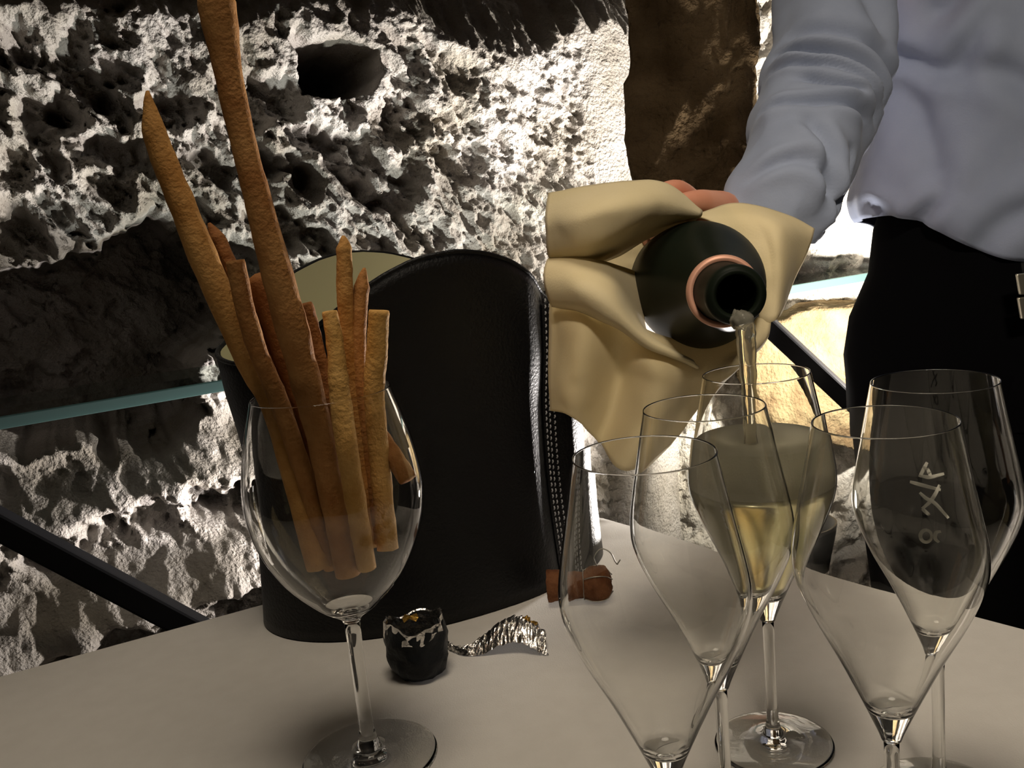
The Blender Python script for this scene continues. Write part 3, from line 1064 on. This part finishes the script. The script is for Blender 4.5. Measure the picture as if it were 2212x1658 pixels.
lip = at(1608, 694, 0.461)
mid = at(1613, 760, 0.464)
low = at(1622, 880, 0.476)
end = at(1628, 972, 0.484)
sp = crom([lip + Vector((-0.0015, 0.007, 0.0005)), lip + Vector((0, 0, -0.001)), mid, low, end], 60)
sr = [0.0050 * (1 - 0.35 * min(1, i / 50)) * (1 + 0.16 * mnoise.noise(Vector((i * 0.35, 2, 0)))) for i in range(60)]
v, f = tube_data([Vector(p) - lip for p in sp], sr, 16, True)
for i, q in enumerate(v):
    k, j = divmod(i, 16)
    ctr = Vector(sp[k]) - lip
    v[i] = ctr + (q - ctr) * (1 + 0.34 * math.sin(j * 2.4 + k * 0.05) * 0.5 + 0.2 * mnoise.noise(Vector((j * 0.9, k * 0.06, 5))))
stream = recalc(mesh_obj('wine_stream', v, f, M['stream']))
stream.location = lip
tag(stream, 'thin stream of sparkling wine falling from the bottle mouth', 'wine')

# ------------------------------------------------------------------ napkin round the bottle
def sheet(rows, nu, nv):
    R = [crom([tuple(at(*p)) for p in r], nv) for r in rows]
    R = np.array(R)
    out = np.array([crom(R[:, j], nu) for j in range(nv)])
    return [Vector(out[j, i]) for i in range(nu) for j in range(nv)]


NB = at(1450, 800, 0.62)
patches = [
    [[(1186, 420, .650), (1265, 405, .630), (1355, 394, .625), (1440, 400, .640), (1514, 456, .662)],
     [(1181, 455, .622), (1262, 440, .590), (1352, 425, .588), (1436, 424, .612), (1515, 460, .652)],
     [(1182, 500, .612), (1260, 482, .578), (1348, 466, .580), (1432, 456, .606), (1512, 464, .648)],
     [(1190, 560, .630), (1262, 545, .600), (1322, 522, .600), (1405, 488, .622), (1505, 468, .655)],
     [(1230, 585, .700), (1285, 570, .690), (1335, 550, .690), (1405, 510, .690), (1490, 485, .695)]],
    [[(1200, 575, .690), (1265, 562, .680), (1330, 575, .670), (1385, 600, .665), (1400, 640, .662)],
     [(1184, 562, .625), (1252, 562, .606), (1322, 586, .606), (1366, 634, .618), (1388, 690, .628)],
     [(1178, 600, .606), (1246, 606, .574), (1316, 630, .568), (1364, 684, .584), (1412, 742, .602)],
     [(1188, 645, .602), (1256, 652, .572), (1330, 690, .562), (1402, 742, .566), (1502, 786, .580)],
     [(1192, 660, .625), (1260, 672, .600), (1335, 708, .590), (1410, 755, .588), (1508, 792, .598)]],
    [[(1190, 640, .640), (1262, 650, .615), (1340, 685, .605), (1420, 725, .605), (1512, 740, .625), (1600, 715, .640), (1668, 660, .650)],
     [(1189, 700, .630), (1258, 715, .590), (1338, 745, .605), (1420, 785, .578), (1510, 800, .602), (1590, 775, .618), (1660, 715, .640)],
     [(1188, 790, .634), (1252, 795, .588), (1335, 815, .617), (1418, 835, .582), (1500, 835, .612), (1570, 806, .618), (1645, 745, .640)],
     [(1190, 850, .638), (1242, 852, .596), (1318, 890, .622), (1396, 915, .590), (1480, 870, .620), (1552, 825, .625), (1630, 760, .645)],
     [(1192, 886, .642), (1232, 896, .606), (1292, 955, .622), (1346, 1014, .600), (1440, 960, .625), (1530, 850, .632), (1615, 775, .650)]],
    [[(1495, 468, .672), (1590, 442, .690), (1690, 463, .700), (1757, 495, .712)],
     [(1530, 478, .662), (1620, 470, .664), (1688, 486, .662), (1750, 520, .700)],
     [(1600, 520, .655), (1650, 520, .652), (1688, 530, .650), (1736, 555, .692)],
     [(1640, 590, .650), (1664, 590, .646), (1690, 600, .648), (1712, 605, .685)],
     [(1640, 690, .645), (1664, 695, .642), (1682, 680, .648), (1694, 655, .675)]],
]
patches.append([[(1240, 530, .718), (1330, 505, .722), (1420, 470, .725), (1500, 455, .725)],
                [(1250, 575, .722), (1330, 570, .728), (1420, 550, .730), (1500, 540, .730)],
                [(1270, 630, .718), (1345, 645, .724), (1430, 650, .728), (1500, 650, .728)]])
nvs, nfs = [], []
for rows in patches:
    nu, nv_ = 30, 44
    vv = sheet(rows, nu, nv_)
    b0 = len(nvs)
    for k, q in enumerate(vv):
        w = mnoise.noise(q * 45) * 0.0022 + mnoise.noise(q * 110) * 0.0006
        nvs.append(q - NB + Vector((w * 0.3, w, w * 0.3)))
    nfs += grid_faces(nu, nv_, off=b0)
nap = mesh_obj('napkin', nvs, nfs, M['napkin'])
nap.location = NB
sd = nap.modifiers.new('thick', 'SOLIDIFY')
sd.thickness = 0.0014
tag(nap, 'cream cloth napkin wrapped around the bottle and hanging below it', 'napkin')

# ------------------------------------------------------------------ the person pouring
PX, PY = 0.585, 1.02
PS = thing('person', 'person in a blue-grey shirt and black trousers pouring the bottle', 'person', (PX, PY, 0))
PO = Vector((PX, PY, 0))
hand = at(1525, 440, 0.757)
wrist = at(1625, 470, 0.785)
elbow = at(1790, 235, 0.850)
shoulder = Vector((0.43, 1.02, 1.47))


def skin_mesh(name, chain, m, parent, base, lv=2):
    """chain: list of (name, parent name, position, radius)"""
    idx = {c[0]: i for i, c in enumerate(chain)}
    me = bpy.data.meshes.new(name)
    me.from_pydata([tuple(Vector(c[2]) - base) for c in chain], [(idx[c[1]], i) for i, c in enumerate(chain) if c[1]], [])
    o = link(bpy.data.objects.new(name, me), parent)
    sk = o.modifiers.new('skin', 'SKIN')
    sk.use_smooth_shade = True
    me.skin_vertices.new() if not me.skin_vertices else None
    for i, c in enumerate(chain):
        r = c[3]
        me.skin_vertices[0].data[i].radius = (r, r) if not hasattr(r, '__len__') else r
    me.skin_vertices[0].data[0].use_root = True
    subsurf(o, lv)
    me.materials.append(m)
    return o


hd_ = (hand - wrist).normalized()
down = Vector((0.15, 0.25, -1.0)).normalized()
kn = hand + hd_ * 0.035
body = [('pelvis', None, (PX, PY, 0.97), 0.11), ('belly', 'pelvis', (PX, PY, 1.10), 0.09), ('chest', 'belly', (PX, PY, 1.32), 0.095),
        ('neckbase', 'chest', (PX, PY, 1.50), 0.07), ('neck', 'neckbase', (PX, PY - 0.01, 1.56), 0.052), ('jaw', 'neck', (PX, PY - 0.03, 1.63), 0.066),
        ('skull', 'jaw', (PX, PY - 0.025, 1.71), 0.080), ('crown', 'skull', (PX, PY - 0.015, 1.77), 0.055),
        ('hipr', 'pelvis', (PX - 0.09, PY, 0.90), 0.075), ('kneer', 'hipr', (PX - 0.095, PY - 0.01, 0.50), 0.052), ('ankler', 'kneer', (PX - 0.095, PY + 0.01, 0.09), 0.036), ('toer', 'ankler', (PX - 0.10, PY - 0.11, 0.035), 0.03),
        ('hipl', 'pelvis', (PX + 0.09, PY, 0.90), 0.075), ('kneel', 'hipl', (PX + 0.10, PY - 0.01, 0.50), 0.052), ('anklel', 'kneel', (PX + 0.105, PY + 0.01, 0.09), 0.036), ('toel', 'anklel', (PX + 0.11, PY - 0.11, 0.035), 0.03),
        ('shr', 'chest', shoulder - Vector((-0.02, 0, 0.02)), 0.040), ('elr', 'shr', elbow, 0.036), ('mid', 'elr', (elbow + wrist) / 2, 0.034), ('wrr', 'mid', wrist, 0.022), ('palm', 'wrr', hand - Vector((0, 0, 0.006)), (0.024, 0.018)),
        ('shl', 'chest', (PX + 0.14, PY, 1.44), 0.040), ('ell', 'shl', (PX + 0.22, PY + 0.04, 1.17), 0.038), ('wrl', 'ell', (PX + 0.20, PY + 0.16, 0.99), 0.026), ('handl', 'wrl', (PX + 0.15, PY + 0.18, 0.94), 0.025)]
for i, (dy, ln) in enumerate(((-0.022, 0.92), (-0.006, 1.0), (0.010, 0.95), (0.026, 0.78))):
    k0 = kn + Vector((0, dy, 0.004 - 0.004 * i))
    k1 = k0 + (hd_ * 0.026 + Vector((0, 0, -0.010))) * ln
    k2 = k1 + (hd_ * 0.012 + down * 0.024) * ln
    k3 = k2 + (hd_ * -0.006 + down * 0.022) * ln
    body += [('k%d' % i, 'palm', k0, 0.0088), ('f%d' % i, 'k%d' % i, k1, 0.0082), ('g%d' % i, 'f%d' % i, k2, 0.0074), ('h%d' % i, 'g%d' % i, k3, 0.0062)]
th0 = hand - hd_ * 0.012 + Vector((0, -0.026, 0.0))
body += [('t0', 'palm', th0, 0.0115), ('t1', 't0', th0 + hd_ * 0.032 + Vector((0, -0.012, -0.002)), 0.0095), ('t2', 't1', th0 + hd_ * 0.060 + Vector((0, -0.012, -0.012)), 0.0078)]
BODY = skin_mesh('body', body, M['skin'], PS, PO)

# face and hair (above the picture's upper edge)
fc = Vector((PX, PY - 0.025, 1.70)) - PO
lathe('nose', [(0.0005, 0.040), (0.010, 0.0), (0.013, -0.012), (0.0005, -0.016)], M['skin'], PS, 16, fc + Vector((0, -0.092, -0.012)))
for s in (-1, 1):
    lathe('ear', [(0.0005, -0.007), (0.020, -0.005), (0.024, 0.002), (0.0005, 0.006)], M['skin'], PS, 20, fc + Vector((s * 0.086, 0.005, -0.01)), (s, 0, 0))
    lathe('eye', smooth_prof([(0.0004, -0.009), (0.008, -0.004), (0.008, 0.004), (0.0004, 0.009)], 10), M['etch'], PS, 16, fc + Vector((s * 0.03, -0.075, 0.012)), (0, -1, 0))
tube('mouth', crom([fc + Vector((x, -0.083 + abs(x) * 0.4, -0.055)) for x in (-0.024, -0.01, 0.01, 0.024)], 12), 0.0045, M['skin'], PS, 8)
hv = []
for i in range(10):
    for j in range(32):
        th, ph = i / 9 * 1.75, 2 * math.pi * j / 32
        lim = 1.0 if math.sin(ph) > -0.2 else 0.62
        th *= lim
        hv.append(fc + Vector((0.094 * math.sin(th) * math.cos(ph), 0.104 * math.sin(th) * math.sin(ph) + 0.005, 0.020 + 0.108 * math.cos(th))))
recalc(mesh_obj('hair', hv, grid_faces(10, 32, wrap_v=True), M['hair'], PS))


# shirt: torso and sleeve
def left_x(px, py, y):
    return at(px, py, y).x


tors = []          # z, left x, half depth
for px, py in ((1930, -330), (1925, -150), (1915, 0), (1906, 100), (1914, 190), (1902, 280), (1876, 390), (1856, 440), (1850, 478)):
    q = at(px, py, 0.985)
    tors.append((q.z, q.x))
tors.reverse()
def to_px(p):
    x, y, z = p[0], p[1], p[2] - CAM_Z
    dep = y * math.cos(PITCH) - z * math.sin(PITCH)
    u, v = FPX * x / dep, -FPX * (y * math.sin(PITCH) + z * math.cos(PITCH)) / dep
    return u * math.cos(ROLL) + v * math.sin(ROLL) + 1106, -u * math.sin(ROLL) + v * math.cos(ROLL) + 829


TFOLD = [(crom(p, 40), d, w) for p, d, w in (
    ([(1908, 110), (1960, 128), (2030, 152), (2090, 110), (2140, 20)], .010, 22), ([(1925, 150), (1975, 230), (2010, 330), (2020, 420)], .008, 32),
    ([(1866, 425), (1905, 458), (1945, 492), (1990, 470), (2060, 390)], .011, 16), ([(2050, 190), (2120, 150), (2212, 175), (2300, 240)], .009, 30),
    ([(2095, 565), (2150, 500), (2212, 460), (2300, 440)], .008, 26), ([(1990, 30), (2050, 10), (2110, -60)], .008, 24))]


def torso_fold(p):
    q = np.array(to_px(p))
    out = 0.0
    for pts, d, w in TFOLD:
        k = np.hypot(*(pts - q).T)
        i = int(k.argmin())
        out += (-d * math.exp(-(k[i] / w) ** 2) + 0.5 * d * math.exp(-((k[i] - 2 * w) / (1.3 * w)) ** 2)) * min(1, min(i, 39 - i) / 7)
    return out


NT, NZ = 170, 100
sv_ = []
for k in range(NZ):
    hk = k / (NZ - 1)
    for i in range(NT):
        a = 2 * math.pi * i / NT
        ca, sa = math.cos(a), math.sin(a)
        # hem is lower in front than at the side
        hem = 1.022 - 0.050 * sst(-0.95, 0.25, -(-ca)) if False else 1.024 - 0.052 * float(sst(-0.98, -0.25, ca)) - 0.004 * math.sin(a * 5)
        z = hem + (1.52 - hem) * hk ** 1.0
        lx = float(np.interp(z, [t[0] for t in tors], [t[1] for t in tors]))
        hw = PX - lx
        if ca > 0:
            hw = min(hw, 0.205)
        if z > 1.40:
            hw *= 1 - 0.35 * ((z - 1.40) / 0.12) ** 2
        hdp = 0.135 - 0.25 * max(0, z - 1.40)
        # blouse over the waistband: tuck in at the hem
        zh = (z - hem) / 0.05
        tk = 1 - 0.10 * math.exp(-zh * 2.2) * (1 if zh < 3 else 0)
        e = 0.86
        x = hw * math.copysign(abs(ca) ** e, ca) * tk
        y = hdp * math.copysign(abs(sa) ** e, sa) * tk
        # folds radiating from the waist and across the belly
        q = Vector((ca * 1.4, sa * 1.4, z * 2.2))
        fo = 0.012 * mnoise.noise(q * 1.9 + Vector((0, 0, ca * 1.5))) + 0.0050 * math.sin(a * 9 + z * 26 + 3 * mnoise.noise(q * 1.2)) * math.exp(-zh * 0.45)
        fo += 0.006 * (abs(mnoise.noise(Vector((ca * 2 + z * 5, sa * 2, z * 3 - ca * 3)))) - 0.2)
        n_ = Vector((ca / max(hw, .05), sa / max(hdp, .05), 0)).normalized()
        if sa < 0.1 and ca < 0.5 and z < 1.4:
            fo += torso_fold(Vector((x + PX, y + PY, z)))
        sv_.append(Vector((x, y, z)) + n_ * fo)
    # rows done
TORSO = recalc(mesh_obj('shirt', sv_, grid_faces(NZ, NT, wrap_v=True), M['shirt'], PS))
sd = TORSO.modifiers.new('thick', 'SOLIDIFY')
sd.thickness = 0.002

rings = [((1705, -420), (1985, -440), 0.985), ((1690, -160), (1955, -170), 0.94), ((1673, 0), (1928, 0), 0.90), ((1668, 95), (1920, 110), 0.868), ((1655, 150), (1915, 190), 0.85), ((1640, 195), (1906, 240), 0.836),
         ((1626, 245), (1884, 285), 0.82), ((1610, 300), (1858, 325), 0.803), ((1592, 352), (1842, 388), 0.785), ((1570, 398), (1818, 448), 0.768), ((1556, 434), (1786, 492), 0.755), ((1560, 462), (1758, 522), 0.747)]
CREASES = [([(.36, 168), (.40, 120), (.47, 60), (.53, 20)], .0095, .0075), ([(.43, 170), (.46, 110), (.53, 50), (.57, 8)], .0075, .006),
           ([(.30, 160), (.34, 95), (.37, 40), (.40, 5)], .007, .010), ([(.60, 165), (.615, 90), (.60, 30)], .007, .007), ([(.66, 105), (.76, 75), (.88, 55)], .0075, .007),
           ([(.84, 150), (.79, 100), (.84, 45), (.92, 20)], .006, .006), ([(.12, 130), (.22, 80), (.33, 40)], .007, .012), ([(.50, 130), (.545, 90), (.56, 60)], .006, .005), ([(.70, 50), (.80, 35), (.93, 32)], .006, .006)]
CR = [(np.array(crom([(t * 0.45, math.radians(a) * 0.058) for t, a in pts], 40)), d, w) for pts, d, w in CREASES]


def crease(t, a):
    p = np.array((t * 0.45, a * 0.058))
    out = 0.0
    for pts, d, w in CR:
        df = pts - p
        k = np.hypot(df[:, 0], df[:, 1])
        i = int(k.argmin())
        end = min(i, 39 - i) / 8.0
        out += (-d * math.exp(-(k[i] / w) ** 2) + d * 0.55 * math.exp(-((k[i] - 1.9 * w) / (1.3 * w)) ** 2)) * min(1.0, end)
    return out


Lr = crom([tuple(at(*a, y)) for a, b, y in rings], 150)
Rr = crom([tuple(at(*b, y)) for a, b, y in rings], 150)
NS = 110
sl = []
for k in range(150):
    L, R = Vector(Lr[k]), Vector(Rr[k])
    c, hx = (L + R) / 2, (R - L) / 2
    ax = (Vector((Lr[min(k + 1, 149)] + Rr[min(k + 1, 149)])) - Vector((Lr[max(k - 1, 0)] + Rr[max(k - 1, 0)]))).normalized()
    dn = hx.normalized().cross(ax).normalized()
    if dn.y > 0:
        dn = -dn
    t = k / 149
    wv = float(sst(0.72, 0.97, t))
    dn = (dn * (1 - wv) + Vector((0.0, -0.97, -0.22)) * wv).normalized()
    hy = dn * hx.length * (0.86 - 0.2 * wv)
    for i in range(NS):
        a = 2 * math.pi * i / NS
        p = c + hx * math.cos(a) + hy * math.sin(a)
        nrm = (hx.normalized() * math.cos(a) + hy.normalized() * math.sin(a)).normalized()
        # deep creases at the elbow, running down from left to right, and loose folds on the forearm
        ph = t * 40 - math.cos(a) * 2.6 + 1.1 * mnoise.noise(p * 14)
        el = math.exp(-((t - 0.47) / 0.13) ** 2)
        cr = crease(t, a) if a < math.pi * 1.02 else -0.008 * el * max(0.0, math.sin(ph)) ** 4
        fa = 0.0060 * mnoise.noise(Vector((math.cos(a) * 1.3, math.sin(a) * 1.3, t * 7))) + 0.0042 * (0.3 - abs(mnoise.noise(p * 22 + Vector((0, 0, 4)))))
        end = 1 if t < 0.97 else 0.3
        sl.append(p + nrm * (cr + fa * (0.5 + 0.9 * min(1, t * 1.6))) * end - PO)
SLEEVE = recalc(mesh_obj('sleeve', sl, grid_faces(150, NS, wrap_v=True), M['shirt'], PS))
sd = SLEEVE.modifiers.new('thick', 'SOLIDIFY')
sd.thickness = 0.002
# far sleeve, beyond the right edge
far = crom([(PX + 0.15, PY, 1.47), (PX + 0.20, PY + 0.02, 1.32), (PX + 0.22, PY + 0.04, 1.17), (PX + 0.205, PY + 0.13, 1.03), (PX + 0.20, PY + 0.155, 1.0)], 30)
recalc(mesh_obj('sleeve', *tube_data([Vector(p) - PO for p in far], [0.075 - 0.03 * i / 29 for i in range(30)], 28, False), M['shirt'], PS))

# trousers: hips and two legs
tv, tf = [], []


def leg_loft(rows, off):
    vs = []
    for z, cx_, cy_, rx, ry in rows:
        for i in range(40):
            a = 2 * math.pi * i / 40
            vs.append(Vector((cx_ + rx * math.cos(a), cy_ + ry * math.sin(a), z)))
    return vs, grid_faces(len(rows), 40, wrap_v=True, off=off)


wl = [at(px, py, 0.99).x for px, py in ((1925, 500), (1912, 600), (1866, 700), (1853, 780), (1860, 860))]
wz = [at(px, py, 0.99).z for px, py in ((1925, 500), (1912, 600), (1866, 700), (1853, 780), (1860, 860))]
hip = [(1.06, PX, PY, 0.150, 0.115)]
for x_, z_ in zip(wl, wz):
    hip.append((z_, PX, PY, PX - x_, 0.125))
hip.append((0.80, PX, PY, PX - wl[-1] - 0.002, 0.12))
a_, b_ = leg_loft([(z, cx_ - PX, cy_ - PY, rx, ry) for z, cx_, cy_, rx, ry in hip], 0)
tv += a_
tf += b_
for s in (-1, 1):
    lx = wl[-1]
    rows = [(0.86, s * 0.092, 0, PX - lx - 0.094, 0.115), (0.78, s * 0.095, 0, PX - lx - 0.097, 0.108), (0.62, s * 0.097, -0.004, 0.090, 0.098), (0.48, s * 0.10, -0.008, 0.078, 0.085), (0.25, s * 0.103, 0.008, 0.072, 0.08), (0.07, s * 0.105, 0.01, 0.074, 0.085)]
    a_, b_ = leg_loft(rows, len(tv))
    tv += a_
    tf += b_
recalc(mesh_obj('trousers', tv, tf, M['trouser'], PS))
for s in (-1, 1):
    shv = []
    for k in range(9):
        u = k / 8
        yy = 0.07 - 0.27 * u
        w = 0.040 + 0.012 * math.sin(math.pi * u) - 0.018 * u ** 4
        hh = 0.085 - 0.05 * u
        if k in (0, 8):
            w, hh = w * 0.6, hh * 0.7
        for i in range(16):
            a = 2 * math.pi * i / 16
            shv.append(Vector((s * 0.107 + w * math.cos(a), yy, max(0.0, hh / 2 + hh / 2 * math.sin(a)))))
    recalc(mesh_obj('shoe', shv, grid_faces(9, 16, wrap_v=True) + [tuple(range(16)), tuple(range(128, 144))], M['shoe'], PS))
# belt with metal buckle
bp = [Vector((0.158 * math.cos(a), 0.128 * math.sin(a), 0)) for a in [2 * math.pi * k / 64 for k in range(64)]]
bv = [p * 1.0 + Vector((0, 0, z)) for z in (0.945, 0.980) for p in bp]
belt = recalc(mesh_obj('belt', bv, grid_faces(2, 64, wrap_v=True), M['black_metal'], PS))
sd = belt.modifiers.new('thick', 'SOLIDIFY')
sd.thickness = 0.004
b1, b2 = at(2197, 592, 0.868) - PO, at(2203, 690, 0.868) - PO
u_ = Vector((1, 0.05, 0)).normalized()
dz = (b2 - b1)
for q0, q1, w in ((b1, b1 + dz * 0.46, 0.040), (b1 + dz * 0.52, b2, 0.040)):
    fr = [q0, q0 + u_ * w, q1 + u_ * w, q1 + Vector((0.002, 0, 0)), q0]
    vv = [fr[0], fr[1], fr[2], fr[3]]
    vv = vv + [p + Vector((0, 0.004, 0)) for p in vv]
    bk = mesh_obj('buckle', vv, f6, M['buckle'], belt, False)
    recalc(bk)
    bevel(bk, 0.001)
